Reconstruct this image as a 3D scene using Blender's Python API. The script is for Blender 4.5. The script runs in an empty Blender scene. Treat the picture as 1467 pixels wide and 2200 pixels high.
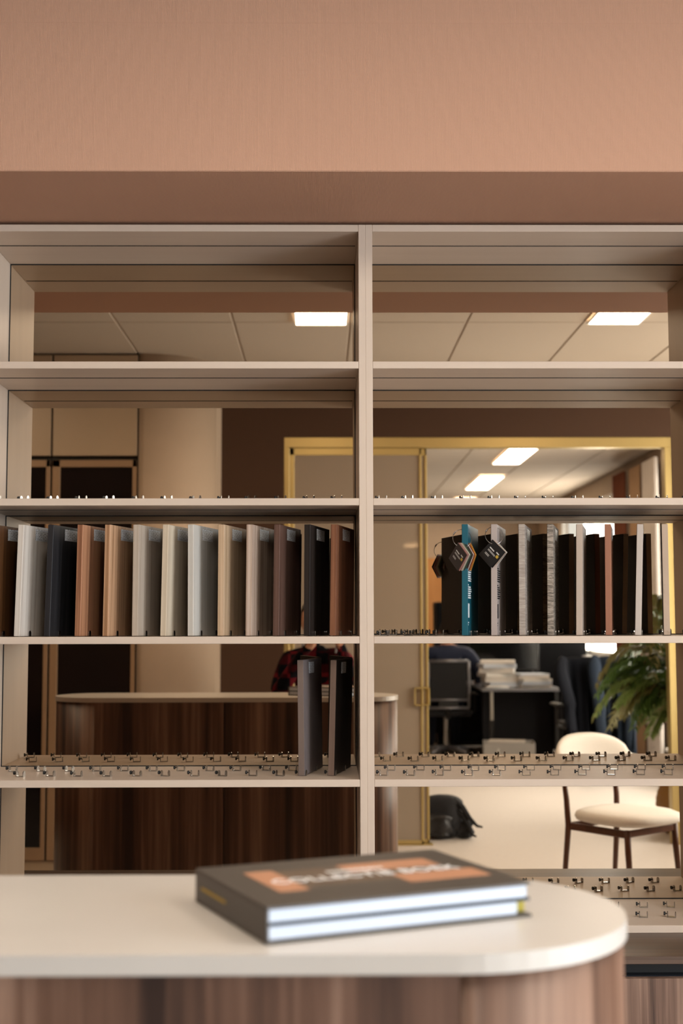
import bpy, bmesh, math, random
from mathutils import Vector, Matrix, Euler, Quaternion
random.seed(7)
R = math.radians
PI = math.pi
# ------------------------------------------------------------------ camera, world, lights, exposure
scene = bpy.context.scene
COL = scene.collection
F, TH, RO, YA, CX, L, D, ZC = 2815.12, .08352, -.00172, .00793, 712.13, 3.271, .309, 1.38
fwd = Vector((math.sin(YA)*math.cos(TH), math.cos(YA)*math.cos(TH), math.sin(TH)))
rgt0 = Vector((math.cos(YA), -math.sin(YA), 0)); up0 = rgt0.cross(fwd)
rgt = rgt0*math.cos(RO) + up0*math.sin(RO); upv = -rgt0*math.sin(RO) + up0*math.cos(RO)
cd = bpy.data.cameras.new('camera'); cam = bpy.data.objects.new('camera', cd); COL.objects.link(cam)
cam.matrix_world = Matrix(((rgt.x, upv.x, -fwd.x, 0), (rgt.y, upv.y, -fwd.y, -L), (rgt.z, upv.z, -fwd.z, ZC), (0, 0, 0, 1)))
cd.sensor_fit = 'VERTICAL'; cd.sensor_height = 36; cd.sensor_width = 24
cd.lens = F/2200*36
cd.shift_x = (733.5-CX)/2200
cd.clip_start = .02; cd.clip_end = 100
cd.dof.use_dof = True; cd.dof.focus_distance = 3.24; cd.dof.aperture_fstop = 3.9
scene.camera = cam
w = bpy.data.worlds.new('sky'); scene.world = w; w.use_nodes = True
wb = w.node_tree.nodes['Background']; wb.inputs[0].default_value = (.80, .90, 1.0, 1); wb.inputs[1].default_value = 2.0
scene.view_settings.view_transform = 'Standard'; scene.view_settings.look = 'None'
scene.view_settings.exposure = -0.12; scene.view_settings.gamma = 1
LAMP_E = 28.0          # emission of the ceiling panels
WIN_FRONT = 240.0     # daylight through the window beside the shelves
WIN_FAR = 430.0       # daylight through the office windows
def window_light(name, x, y0, y1, z0, z1, power, col):
    ld = bpy.data.lights.new(name, 'AREA'); ld.shape = 'RECTANGLE'; ld.size = y1-y0; ld.size_y = z1-z0
    ld.energy = power; ld.color = col
    o = bpy.data.objects.new(name, ld); COL.objects.link(o)
    o.location = (x, (y0+y1)/2, (z0+z1)/2); o.rotation_euler = Euler((0, R(90), 0)); 
    o.rotation_euler = Vector((-1, 0, 0)).to_track_quat('-Z', 'Z').to_euler()
    return o
window_light('daylight_front_window', 3.16, -4.2, -2.0, .55, 2.65, WIN_FRONT, (.88, .94, 1.0))
window_light('daylight_office_window', 3.16, -12.6, -9.3, 1.0, 2.7, WIN_FAR, (.86, .93, 1.0))
window_light('daylight_near_office_window', 3.16, -7.4, -5.0, .3, 2.7, WIN_FAR*.8, (.86, .93, 1.0))

# pixel -> world helpers (1467 x 2200 frame)
CP = Vector((0, -L, ZC))
def ray(px, py): return fwd + rgt*((px-CX)/F) + upv*((1100-py)/F)
def at_y(px, py, y): d = ray(px, py); return CP + d*((y+L)/d.y)
def at_z(px, py, z): d = ray(px, py); return CP + d*((z-ZC)/d.z)
def mir(p): return Vector((p.x, 2*D-p.y, p.z))

# ------------------------------------------------------------------ materials
MATS = {}
def new_mat(name):
    m = bpy.data.materials.new(name); m.use_nodes = True
    return m, m.node_tree.nodes, m.node_tree.links, m.node_tree.nodes['Principled BSDF']
def mat(name, col, rough=.5, metal=0., spec=.5, coat=0., trans=0., emit=None, es=0., bump=None, sheen=0.):
    if name in MATS: return MATS[name]
    m, N, K, b = new_mat(name)
    b.inputs['Base Color'].default_value = (*col, 1); b.inputs['Roughness'].default_value = rough
    b.inputs['Metallic'].default_value = metal; b.inputs['Specular IOR Level'].default_value = spec
    b.inputs['Coat Weight'].default_value = coat; b.inputs['Transmission Weight'].default_value = trans
    b.inputs['Sheen Weight'].default_value = sheen
    if emit: b.inputs['Emission Color'].default_value = (*emit, 1); b.inputs['Emission Strength'].default_value = es
    # slight procedural variation
    tc = N.new('ShaderNodeTexCoord'); nz = N.new('ShaderNodeTexNoise'); nz.inputs['Scale'].default_value = bump[0] if bump else 12
    nz.inputs['Detail'].default_value = 4
    K.new(tc.outputs['Object'], nz.inputs['Vector'])
    mx = N.new('ShaderNodeMix'); mx.data_type = 'RGBA'; mx.blend_type = 'MULTIPLY'; mx.inputs[0].default_value = .12 if metal < .5 else .05
    mx.inputs[6].default_value = (*col, 1); K.new(nz.outputs['Fac'], mx.inputs[7]); K.new(mx.outputs[2], b.inputs['Base Color'])
    if bump:
        bp = N.new('ShaderNodeBump'); bp.inputs['Strength'].default_value = bump[1]; bp.inputs['Distance'].default_value = bump[2]
        K.new(nz.outputs['Fac'], bp.inputs['Height']); K.new(bp.outputs['Normal'], b.inputs['Normal'])
    MATS[name] = m; return m
def wood(name, cols, axis='Z', across=60., along=1.6, rough=.45, bump=.15, contrast=(.32, .68), spec=.4, figure=.5):
    """streaky veneer: noise stretched along one axis of the object"""
    if name in MATS: return MATS[name]
    m, N, K, b = new_mat(name)
    tc = N.new('ShaderNodeTexCoord'); mp = N.new('ShaderNodeMapping')
    s = [across]*3; s['XYZ'.index(axis)] = along; mp.inputs['Scale'].default_value = s
    oi = N.new('ShaderNodeObjectInfo'); ad = N.new('ShaderNodeVectorMath'); ad.operation = 'ADD'
    K.new(tc.outputs['Object'], ad.inputs[0]); K.new(oi.outputs['Random'], ad.inputs[1])
    K.new(ad.outputs[0], mp.inputs['Vector'])
    n1 = N.new('ShaderNodeTexNoise'); n1.inputs['Scale'].default_value = 1; n1.inputs['Detail'].default_value = 5; n1.inputs['Roughness'].default_value = .65; n1.inputs['Distortion'].default_value = .4
    n2 = N.new('ShaderNodeTexNoise'); n2.inputs['Scale'].default_value = .22; n2.inputs['Detail'].default_value = 3; n2.inputs['Distortion'].default_value = 1.2
    K.new(mp.outputs[0], n1.inputs['Vector']); K.new(mp.outputs[0], n2.inputs['Vector'])
    mx = N.new('ShaderNodeMix'); mx.data_type = 'FLOAT'; mx.inputs[0].default_value = figure
    K.new(n1.outputs['Fac'], mx.inputs[2]); K.new(n2.outputs['Fac'], mx.inputs[3])
    rp = N.new('ShaderNodeValToRGB'); e = rp.color_ramp.elements
    e[0].position = contrast[0]; e[0].color = (*cols[0], 1); e[1].position = contrast[1]; e[1].color = (*cols[-1], 1)
    if len(cols) == 3:
        k = e.new((contrast[0]+contrast[1])/2); k.color = (*cols[1], 1)
    K.new(mx.outputs[0], rp.inputs[0]); K.new(rp.outputs[0], b.inputs['Base Color'])
    b.inputs['Roughness'].default_value = rough; b.inputs['Specular IOR Level'].default_value = spec
    bp = N.new('ShaderNodeBump'); bp.inputs['Strength'].default_value = bump; bp.inputs['Distance'].default_value = .001
    K.new(n1.outputs['Fac'], bp.inputs['Height']); K.new(bp.outputs['Normal'], b.inputs['Normal'])
    MATS[name] = m; return m
def ribbed(name, col, pitch, axis='X', depth=.0006):
    """textile wall covering with fine vertical ribs and a few slubs"""
    m, N, K, b = new_mat(name)
    tc = N.new('ShaderNodeTexCoord'); sp = N.new('ShaderNodeSeparateXYZ'); K.new(tc.outputs['Object'], sp.inputs[0])
    nz = N.new('ShaderNodeTexNoise'); nz.inputs['Scale'].default_value = 90; nz.inputs['Detail'].default_value = 3; K.new(tc.outputs['Object'], nz.inputs['Vector'])
    m0 = N.new('ShaderNodeMath'); m0.operation = 'MULTIPLY_ADD'; K.new(nz.outputs['Fac'], m0.inputs[0]); m0.inputs[1].default_value = pitch*.5; K.new(sp.outputs[axis], m0.inputs[2])
    m1 = N.new('ShaderNodeMath'); m1.operation = 'MULTIPLY'; m1.inputs[1].default_value = 2*PI/pitch; K.new(m0.outputs[0], m1.inputs[0])
    m2 = N.new('ShaderNodeMath'); m2.operation = 'SINE'; K.new(m1.outputs[0], m2.inputs[0])
    m3 = N.new('ShaderNodeMath'); m3.operation = 'MULTIPLY_ADD'; m3.inputs[1].default_value = .5; m3.inputs[2].default_value = .5; K.new(m2.outputs[0], m3.inputs[0])
    sl = N.new('ShaderNodeMath'); sl.operation = 'MULTIPLY_ADD'; K.new(nz.outputs['Fac'], sl.inputs[0]); sl.inputs[1].default_value = .9; K.new(m3.outputs[0], sl.inputs[2])
    bp = N.new('ShaderNodeBump'); bp.inputs['Strength'].default_value = .45; bp.inputs['Distance'].default_value = depth
    K.new(sl.outputs[0], bp.inputs['Height']); K.new(bp.outputs['Normal'], b.inputs['Normal'])
    rp = N.new('ShaderNodeValToRGB'); e = rp.color_ramp.elements
    e[0].color = (*[c*.80 for c in col], 1); e[1].color = (*[min(1, c*1.06) for c in col], 1); e[0].position = .0; e[1].position = .7
    K.new(m3.outputs[0], rp.inputs[0]); K.new(rp.outputs[0], b.inputs['Base Color'])
    b.inputs['Roughness'].default_value = .75; b.inputs['Specular IOR Level'].default_value = .25
    MATS[name] = m; return m
def sticker_mat():
    m, N, K, b = new_mat('sticker_print')
    tc = N.new('ShaderNodeTexCoord'); mp = N.new('ShaderNodeMapping'); mp.inputs['Scale'].default_value = (1, 260, 330)
    K.new(tc.outputs['Object'], mp.inputs[0])
    br = N.new('ShaderNodeTexNoise'); br.inputs['Scale'].default_value = 1.0; br.inputs['Detail'].default_value = 1; K.new(mp.outputs[0], br.inputs['Vector'])
    sp = N.new('ShaderNodeSeparateXYZ'); K.new(tc.outputs['Object'], sp.inputs[0])
    a = N.new('ShaderNodeMath'); a.operation = 'MULTIPLY'; a.inputs[1].default_value = 2*PI/.0042; K.new(sp.outputs['Z'], a.inputs[0])
    s = N.new('ShaderNodeMath'); s.operation = 'SINE'; K.new(a.outputs[0], s.inputs[0])
    g = N.new('ShaderNodeMath'); g.operation = 'GREATER_THAN'; g.inputs[1].default_value = -.1; K.new(s.outputs[0], g.inputs[0])
    h = N.new('ShaderNodeMath'); h.operation = 'GREATER_THAN'; h.inputs[1].default_value = .54; K.new(br.outputs['Fac'], h.inputs[0])
    t = N.new('ShaderNodeMath'); t.operation = 'MULTIPLY'; K.new(g.outputs[0], t.inputs[0]); K.new(h.outputs[0], t.inputs[1])
    mx = N.new('ShaderNodeMix'); mx.data_type = 'RGBA'; mx.inputs[6].default_value = (.74, .77, .82, 1); mx.inputs[7].default_value = (.10, .10, .11, 1)
    K.new(t.outputs[0], mx.inputs[0]); K.new(mx.outputs[2], b.inputs['Base Color']); b.inputs['Roughness'].default_value = .35
    MATS['sticker'] = m; return m
def plaid_mat():
    m, N, K, b = new_mat('red_plaid')
    tc = N.new('ShaderNodeTexCoord'); ck = []
    for sc, rot in (((7, 7, 7), 0), ((3.2, 3.2, 3.2), 0)):
        c = N.new('ShaderNodeTexChecker'); c.inputs['Scale'].default_value = sc[0]*2; K.new(tc.outputs['Object'], c.inputs['Vector']); ck.append(c)
    ck[0].inputs[1].default_value = (.004, .004, .006, 1); ck[0].inputs[2].default_value = (.10, .006, .010, 1)
    ck[1].inputs[1].default_value = (.30, .30, .34, 1); ck[1].inputs[2].default_value = (1, 1, 1, 1)
    mx = N.new('ShaderNodeMix'); mx.data_type = 'RGBA'; mx.blend_type = 'MULTIPLY'; mx.inputs[0].default_value = 1
    K.new(ck[0].outputs[0], mx.inputs[6]); K.new(ck[1].outputs[0], mx.inputs[7]); K.new(mx.outputs[2], b.inputs['Base Color'])
    b.inputs['Roughness'].default_value = .9; b.inputs['Specular IOR Level'].default_value = .1
    MATS['plaid'] = m; return m
OAK = wood('pale_oak_laminate', [(.53, .43, .35), (.565, .46, .37), (.59, .485, .395)], 'X', 26, 2.0, .42, .05)
OAKV = wood('pale_oak_laminate_upright', [(.53, .43, .35), (.565, .46, .37), (.59, .485, .395)], 'Z', 26, 2.0, .42, .05)
WALNUT = wood('walnut_veneer_vertical', [(.026, .013, .009), (.115, .060, .038), (.27, .165, .115)], 'Z', 38, .9, .42, .12, (.36, .64), .4, .55)
WALNUTX = wood('walnut_veneer_horizontal', [(.028, .015, .010), (.075, .044, .029), (.15, .095, .066)], 'X', 60, .9, .38, .12, (.30, .70), .5, .5)
WALNUTD = wood('walnut_veneer_doors', [(.045, .024, .017), (.15, .088, .062), (.30, .19, .14)], 'Z', 75, 1.6, .42, .12, (.34, .66), .4, .6)
PLASTER = ribbed('terracotta_ribbed_wallcovering', (.475, .275, .185), .0031)
BROWNWALL = mat('brown_painted_wall', (.056, .022, .007), .8, bump=(60, .15, .001))
CREAM = mat('cream_laminate', (.46, .36, .255), .38, bump=(4, .02, .001))
COLUMN = mat('beige_plaster', (.45, .345, .255), .7, bump=(6, .08, .002))
GOLD = mat('satin_brass', (.55, .42, .17), .36, .6)
CHROME = mat('polished_steel', (.40, .39, .38), .22, 1.0)
BLACKP = mat('black_plastic', (.008, .008, .009), .45)
BLACKM = mat('black_groove', (.004, .004, .004), .6)
DARKGLASS = mat('black_glass', (.003, .003, .004), .12, spec=.35)
WHITE = mat('white_lacquer', (.80, .78, .74), .4)
PAPER = mat('white_paper', (.60, .66, .76), .8)
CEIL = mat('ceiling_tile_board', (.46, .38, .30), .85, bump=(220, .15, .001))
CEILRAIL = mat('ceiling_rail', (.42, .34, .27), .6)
FLOORM = mat('pale_floor_covering', (.60, .54, .49), .55, bump=(30, .1, .002))
MIRROR, N_, K_, B_ = new_mat('warm_mirror_glass'); B_.inputs['Base Color'].default_value = (.60, .50, .385, 1); B_.inputs['Metallic'].default_value = 1; B_.inputs['Roughness'].default_value = 0
LAMP = mat('lit_diffuser', (.9, .9, .9), .5, emit=(1.0, .88, .74), es=LAMP_E)
STICKER = sticker_mat(); PLAID = plaid_mat()
SKIN = mat('skin', (.52, .27, .17), .5, bump=(80, .05, .001))
HAIR = mat('dark_hair', (.010, .007, .006), .5)
NAVY = mat('navy_cloth', (.009, .016, .045), .85, bump=(60, .2, .002))
DENIM = mat('dark_trousers', (.012, .013, .018), .9)
FABRIC = mat('cream_boucle', (.80, .76, .70), .95, bump=(160, .5, .003), sheen=.2)
DARKWOOD = wood('dark_beech', [(.07, .025, .012), (.12, .045, .022)], 'Z', 60, 3, .4)
BLACKF = mat('black_fabric', (.010, .010, .012), .9)
GREYM = mat('grey_metal', (.20, .20, .22), .4, .6)

# ------------------------------------------------------------------ geometry helpers
def obj_from(name, verts, faces, m, parent=None, smooth=False, off=None):
    o_ = off if off is not None else root_loc(parent)
    me = bpy.data.meshes.new(name); me.from_pydata([(v[0]-o_[0], v[1]-o_[1], v[2]-o_[2]) for v in verts], [], faces); me.update()
    return link(name, me, m, parent, smooth)
def root_loc(p):
    v = Vector((0, 0, 0))
    while p is not None: v += p.location; p = p.parent
    return v
def link(name, me, m, parent=None, smooth=False):
    if m is not None and len(me.materials) == 0: me.materials.append(m)
    if smooth:
        for p in me.polygons: p.use_smooth = True
    o = bpy.data.objects.new(name, me); COL.objects.link(o); o.parent = parent
    return o
def from_bm(name, bm, m, parent=None, smooth=False, local=True):
    if not local:
        bmesh.ops.translate(bm, verts=bm.verts, vec=-root_loc(parent))
    bmesh.ops.recalc_face_normals(bm, faces=bm.faces)
    me = bpy.data.meshes.new(name); bm.to_mesh(me); bm.free()
    return link(name, me, m, parent, smooth)
def add_box(bm, x0, x1, y0, y1, z0, z1, bev=0., seg=1, M=None):
    r = bmesh.ops.create_cube(bm, size=1); vs = r['verts']
    for v in vs: v.co = Vector(((x0+x1)/2+v.co.x*(x1-x0), (y0+y1)/2+v.co.y*(y1-y0), (z0+z1)/2+v.co.z*(z1-z0)))
    if bev > 0:
        es = list({e for v in vs for e in v.link_edges})
        rr = bmesh.ops.bevel(bm, geom=es, offset=bev, segments=seg, affect='EDGES', profile=.5)
        vs = list({v for f in rr['faces'] for v in f.verts} | {v for v in vs if v.is_valid})
    if M is not None: bmesh.ops.transform(bm, matrix=M, verts=vs)
    return vs
def box(name, x0, x1, y0, y1, z0, z1, m, parent=None, bev=.0008, seg=1, local=False):
    bm = bmesh.new(); add_box(bm, x0, x1, y0, y1, z0, z1, bev, seg)
    return from_bm(name, bm, m, parent, local=local)
def add_cyl(bm, p0, p1, r0, r1=None, seg=16, caps=True):
    p0, p1 = Vector(p0), Vector(p1); r1 = r0 if r1 is None else r1; d = p1-p0
    M = Matrix.Translation((p0+p1)/2) @ d.to_track_quat('Z', 'Y').to_matrix().to_4x4()
    return bmesh.ops.create_cone(bm, cap_ends=caps, segments=seg, radius1=r0, radius2=r1, depth=d.length, matrix=M)['verts']
def add_tube(bm, pts, rad, seg=8, closed=False):
    pts = [Vector(p) for p in pts]; n = len(pts); rings = []
    rr = rad if isinstance(rad, (list, tuple)) else [rad]*n
    prev = None
    for i, p in enumerate(pts):
        t = (pts[(i+1) % n]-pts[i-1]) if closed else (pts[min(i+1, n-1)]-pts[max(i-1, 0)])
        t.normalize()
        a = Vector((0, 0, 1)) if abs(t.z) < .9 else Vector((1, 0, 0))
        if prev is not None and (prev - t*prev.dot(t)).length > 1e-4: a = prev
        u = (a - t*a.dot(t)).normalized(); v = t.cross(u); prev = u
        rings.append([bm.verts.new(p + (u*math.cos(2*PI*k/seg) + v*math.sin(2*PI*k/seg))*rr[i]) for k in range(seg)])
    for i in range(n if closed else n-1):
        A, B = rings[i], rings[(i+1) % n]
        for k in range(seg): bm.faces.new((A[k], A[(k+1) % seg], B[(k+1) % seg], B[k]))
    if not closed: bm.faces.new(rings[0][::-1]); bm.faces.new(rings[-1])
def add_lathe(bm, prof, seg=32, c=(0, 0, 0)):
    rings = []
    for r, z in prof: rings.append([bm.verts.new((c[0]+r*math.cos(2*PI*k/seg), c[1]+r*math.sin(2*PI*k/seg), c[2]+z)) for k in range(seg)])
    for A, B in zip(rings, rings[1:]):
        for k in range(seg): bm.faces.new((A[k], A[(k+1) % seg], B[(k+1) % seg], B[k]))
    bm.faces.new(rings[0][::-1]); bm.faces.new(rings[-1])
def add_prism(bm, poly, z0, z1):
    a = [bm.verts.new((x, y, z0)) for x, y in poly]; b = [bm.verts.new((x, y, z1)) for x, y in poly]; n = len(poly)
    bm.faces.new(a[::-1]); bm.faces.new(b)
    for i in range(n): bm.faces.new((a[i], a[(i+1) % n], b[(i+1) % n], b[i]))
def tag(o, label, cat, group=None):
    o['label'] = label; o['category'] = cat
    if group: o['group'] = group
    return o
def thing(name, label, cat, loc=(0, 0, 0), rz=0., group=None):
    o = bpy.data.objects.new(name, None); COL.objects.link(o); o.empty_display_size = .05
    o.location = loc; o.rotation_euler = (0, 0, rz); return tag(o, label, cat, group)
def struct(o): o['kind'] = 'structure'; return o
def copy_tree(o, parent=None):
    c = o.copy(); COL.objects.link(c); c.parent = parent
    for ch in o.children: copy_tree(ch, c)
    return c
def text_mesh(name, body, size, m, parent, M, extrude=.0002, align='CENTER'):
    cu = bpy.data.curves.new(name, 'FONT'); cu.body = body; cu.size = size; cu.extrude = extrude; cu.align_x = align; cu.align_y = 'CENTER'
    t = bpy.data.objects.new(name+'_curve', cu); COL.objects.link(t)
    dg = bpy.context.evaluated_depsgraph_get(); me = bpy.data.meshes.new_from_object(t.evaluated_get(dg))
    bpy.data.objects.remove(t); bpy.data.curves.remove(cu)
    me.transform(M); me.materials.clear()
    return link(name, me, m, parent)

# ------------------------------------------------------------------ the setting
ZCEIL = 2.91; YP = -4.34; XL, XR, YF = -3.2, 3.0, -14.2
struct(box('floor', XL-.2, XR+.3, YF-.2, D+.2, -.1, 0, FLOORM, bev=0))
ceiling = struct(box('ceiling', XL-.2, XR+.3, YF-.2, D+.2, ZCEIL+.012, ZCEIL+.15, CEILRAIL, bev=0))
# ceiling tiles on a 0.6 x 1.2 m grid
tile_me = None
for i in range(-6, 5):
    for j in range(-1, 10):
        x0 = .15+.6*i; y0 = -2.75-1.2*j
        if x0 < XL-.35 or x0 > XR or y0 < YF-.9: continue
        if y0 < YP and x0 < -.9: continue
        if tile_me is None:
            t = box('ceiling_tile', -.295, .295, -.595, .595, .006, .016, CEIL, None, .003); tile_me = t.data
        else:
            t = bpy.data.objects.new('ceiling_tile', tile_me); COL.objects.link(t)
        t.parent = ceiling; t.location = (x0+.3, y0+.6, ZCEIL)
# back wall with the niche for the shelves, and the deep bulkhead above
struct(box('wall_back', XL-.1, XR+.2, D+.03, D+.15, 0, ZCEIL+.02, PLASTER, bev=0))
struct(box('wall_back_left_return', XL, -.90, .06, D+.04, .625, 2.40, PLASTER, bev=0))
struct(box('wall_back_right_return', 1.09, XR, .06, D+.04, .625, 2.40, PLASTER, bev=0))
struct(box('wall_bulkhead', XL-.1, XR+.1, -.374, D+.1, 2.398, ZCEIL+.02, PLASTER, bev=.002))
struct(box('trim_1', XL, XR, -.3745, -.374, ZC+1.366, ZC+1.379, PLASTER, bev=0))
struct(box('wall_left', XL-.1, XL, YF, D+.1, 0, ZCEIL+.02, BROWNWALL, bev=0))
# right wall with window openings
WINS = [(-4.2, -2.0, .55, 2.65), (-7.4, -5.0, .3, 2.7), (-12.6, -9.3, 1.0, 2.7)]
bm = bmesh.new()
ys = [D+.1]
for a, b, z0, z1 in WINS:
    add_box(bm, XR, XR+.12, b, ys[-1], 0, ZCEIL+.02); ys.append(a)
    add_box(bm, XR, XR+.12, a, b, 0, z0); add_box(bm, XR, XR+.12, a, b, z1, ZCEIL+.02)
add_box(bm, XR, XR+.12, YF, ys[-1], 0, ZCEIL+.02)
struct(from_bm('wall_right', bm, COLUMN))
GLASS, N_, K_, B_ = new_mat('window_glass'); N_.remove(B_)
g1 = N_.new('ShaderNodeBsdfTransparent'); g2 = N_.new('ShaderNodeBsdfGlossy'); g2.inputs['Roughness'].default_value = .02
gm = N_.new('ShaderNodeMixShader'); gm.inputs[0].default_value = .06
K_.new(g1.outputs[0], gm.inputs[1]); K_.new(g2.outputs[0], gm.inputs[2]); K_.new(gm.outputs[0], N_['Material Output'].inputs[0])
for n, (a, b, z0, z1) in enumerate(WINS):
    bm = bmesh.new(); t = .05
    for q in ((a, a+t, z0, z1), (b-t, b, z0, z1), (a, b, z0, z0+t), (a, b, z1-t, z1), ((a+b)/2-t/2, (a+b)/2+t/2, z0, z1)):
        add_box(bm, XR+.03, XR+.09, q[0], q[1], q[2], q[3], .003)
    wn = struct(from_bm('window_%d' % (n+1), bm, WHITE))
    for h in range(2):
        y0 = a+t if h == 0 else (a+b)/2+t/2; y1 = (a+b)/2-t/2 if h == 0 else b-t
        box('pane', XR+.055, XR+.061, y0, y1, z0+t, z1-t, GLASS, wn, 0)
    box('window_sill', XR-.06, XR+.03, a-.03, b+.03, z0-.03, z0, WHITE, wn)
struct(box('wall_far', XL, XR+.1, YF-.1, YF, 0, ZCEIL+.02, COLUMN, bev=0))
# partition wall behind the camera: brown, with a wide opening for the brass glass front
PX0, PX1, PZT = -.235, 2.228, 2.545
bm = bmesh.new()
add_box(bm, XL, PX0, YP-.12, YP, 0, ZCEIL+.02); add_box(bm, PX1, XR, YP-.12, YP, 0, ZCEIL+.02); add_box(bm, PX0, PX1, YP-.12, YP, PZT, ZCEIL+.02)
struct(from_bm('wall_partition', bm, BROWNWALL))
# built-in wall with rounded end (left in the mirror)
YW = -3.53; XC = -1.04; RR = .41
bm = bmesh.new()
poly = [(XC, YW-.001)] + [(XC+RR*math.sin(a), YW-RR+RR*math.cos(a)) for a in [PI/2*k/20 for k in range(21)]] + [(XC+RR, YP), (XC, YP)]
add_prism(bm, poly, 0, ZCEIL+.02)
struct(from_bm('wall_rounded_end', bm, COLUMN, smooth=False))
for p in bpy.data.objects['wall_rounded_end'].data.polygons: p.use_smooth = abs(p.normal.z) < .5 and p.area < .3
bi = thing('built_in_cupboard', 'tall cream built-in cupboard with black glass doors beside the rounded column', 'cupboard', (-2.1, YW-.3, 0))
box('carcass', XL+.02, XC-.004, YP+.01, YW-.03, 0, ZCEIL-.002, BLACKM, bi, .001)
xs = [XL+.02, -2.13, -1.535, XC-.004]
for a, b in zip(xs, xs[1:]):
    box('header_panel', a+.006, b-.006, YW-.03, YW, 2.325, ZCEIL-.004, CREAM, bi, .002)
    bm = bmesh.new()
    for q in ((a+.006, a+.05, .13, 2.30), (b-.03, b-.006, .13, 2.30), (a+.006, b-.006, .06, .13), (a+.006, b-.006, 2.26, 2.30)):
        add_box(bm, q[0], q[1], YW-.03, YW-.002, q[2], q[3], .002)
    d_ = from_bm('door_frame', bm, mat('tan_laminate', (.34, .22, .13), .5), bi, local=False)
    box('door_glass', a+.05, b-.03, YW-.024, YW-.016, .13, 2.26, DARKGLASS, d_, 0)
box('plinth', XL+.02, XC-.004, YW-.03, YW-.012, 0, .056, CREAM, bi, .001)
# brass sliding glass front
gp = thing('glass_partition', 'brass framed sliding glass front with pale panes and small square pulls', 'partition', ((PX0+PX1)/2, YP-.06, 0))
bm = bmesh.new(); add_box(bm, PX0, PX1, YP-.09, YP-.01, PZT-.065, PZT, .002); from_bm('header_rail', bm, GOLD, gp, local=False)
box('jamb', PX0, PX0+.034, YP-.09, YP-.01, 0, PZT-.065, GOLD, gp, .002)
box('jamb', PX1-.05, PX1, YP-.09, YP-.01, 0, PZT-.065, GOLD, gp, .002)
box('floor_track', PX0+.034, .69, YP-.09, YP-.01, 0, .006, GOLD, gp, .001)
FROST, N_, K_, B_ = new_mat('pale_privacy_glass')
B_.inputs['Base Color'].default_value = (.50, .40, .30, 1); B_.inputs['Roughness'].default_value = .5
N_.remove(B_)
df = N_.new('ShaderNodeBsdfDiffuse'); df.inputs[0].default_value = (.52, .43, .34, 1)
tl = N_.new('ShaderNodeBsdfTranslucent'); tl.inputs[0].default_value = (.55, .47, .38, 1)
gl = N_.new('ShaderNodeBsdfGlossy'); gl.inputs['Roughness'].default_value = .015; gl.inputs[0].default_value = (1, .97, .92, 1)
fr = N_.new('ShaderNodeFresnel'); fr.inputs[0].default_value = 1.5
a1 = N_.new('ShaderNodeMixShader'); a1.inputs[0].default_value = .45; a2 = N_.new('ShaderNodeMixShader')
K_.new(df.outputs[0], a1.inputs[1]); K_.new(tl.outputs[0], a1.inputs[2]); K_.new(fr.outputs[0], a2.inputs[0]); K_.new(a1.outputs[0], a2.inputs[1]); K_.new(gl.outputs[0], a2.inputs[2]); K_.new(a2.outputs[0], N_['Material Output'].inputs[0])
def leaf(x0, x1, y, pull_x):
    bm = bmesh.new(); zt = PZT-.068
    for q in ((x0, x0+.028, .008, zt), (x1-.014, x1, .008, zt), (x0, x1, zt-.045, zt), (x0, x1, .008, .030)):
        add_box(bm, q[0], q[1], y-.012, y+.012, q[2], q[3], .002)
    lf = from_bm('door_leaf', bm, GOLD, gp, local=False)
    box('glass_pane', x0+.027, x1-.0135, y-.003, y+.003, .03, zt-.044, FROST, lf, 0)
    bm = bmesh.new()
    for q in ((pull_x-.028, pull_x-.019, .855, .970), (pull_x+.019, pull_x+.028, .855, .970), (pull_x-.028, pull_x+.028, .855, .864), (pull_x-.028, pull_x+.028, .961, .970)):
        add_box(bm, q[0], q[1], y+.012, y+.030, q[2], q[3], .0015)
    from_bm('pull', bm, GOLD, lf, local=False)
leaf(PX0+.036, .634, YP-.028, .606)
leaf(PX0+.080, .672, YP-.066, .650)

# ------------------------------------------------------------------ ceiling lamps
def lamp(x, y0, y1, label):
    t = thing('ceiling_light_panel', label, 'ceiling light', (x, (y0+y1)/2, ZCEIL-.008), 0, 'slim ceiling light panels')
    h = (y1-y0)/2
    bm = bmesh.new()
    for q in ((-.135, -.127, -h, h), (.127, .135, -h, h), (-.127, .127, -h, -h+.008), (-.127, .127, h-.008, h)): add_box(bm, *q, -.004, .008)
    from_bm('lamp_frame', bm, WHITE, t)
    box('diffuser', -.127, .127, -h+.008, h-.008, -.001, .007, LAMP, t, 0, local=True)
lamp(0., -2.75, -1.55, 'slim lit ceiling panel straight above the walnut counter')
lamp(1.5, -2.73, -1.53, 'slim lit ceiling panel above the cream dining chair')
lamp(-2.15, -2.75, -1.55, 'slim lit ceiling panel in front of the black glass cupboard')
lamp(1.79, -8.73, -7.47, 'slim lit ceiling panel in the office, nearest the brass glass front')
lamp(1.80, -11.2, -9.8, 'slim lit ceiling panel in the office, second from the brass glass front')
lamp(1.80, -13.6, -12.3, 'slim lit ceiling panel in the office, farthest from the brass glass front')

# ------------------------------------------------------------------ shelving units with mirror backs
T = .018
ZB = [ZC+z for z in (.99199, .63816, .29068, -.05439, -.40564, -.75978)]      # undersides, top board first
XA0, XA1, XB0, XB1 = -.863, .0949, .1309, 1.0478
YAWB = R(14)
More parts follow.
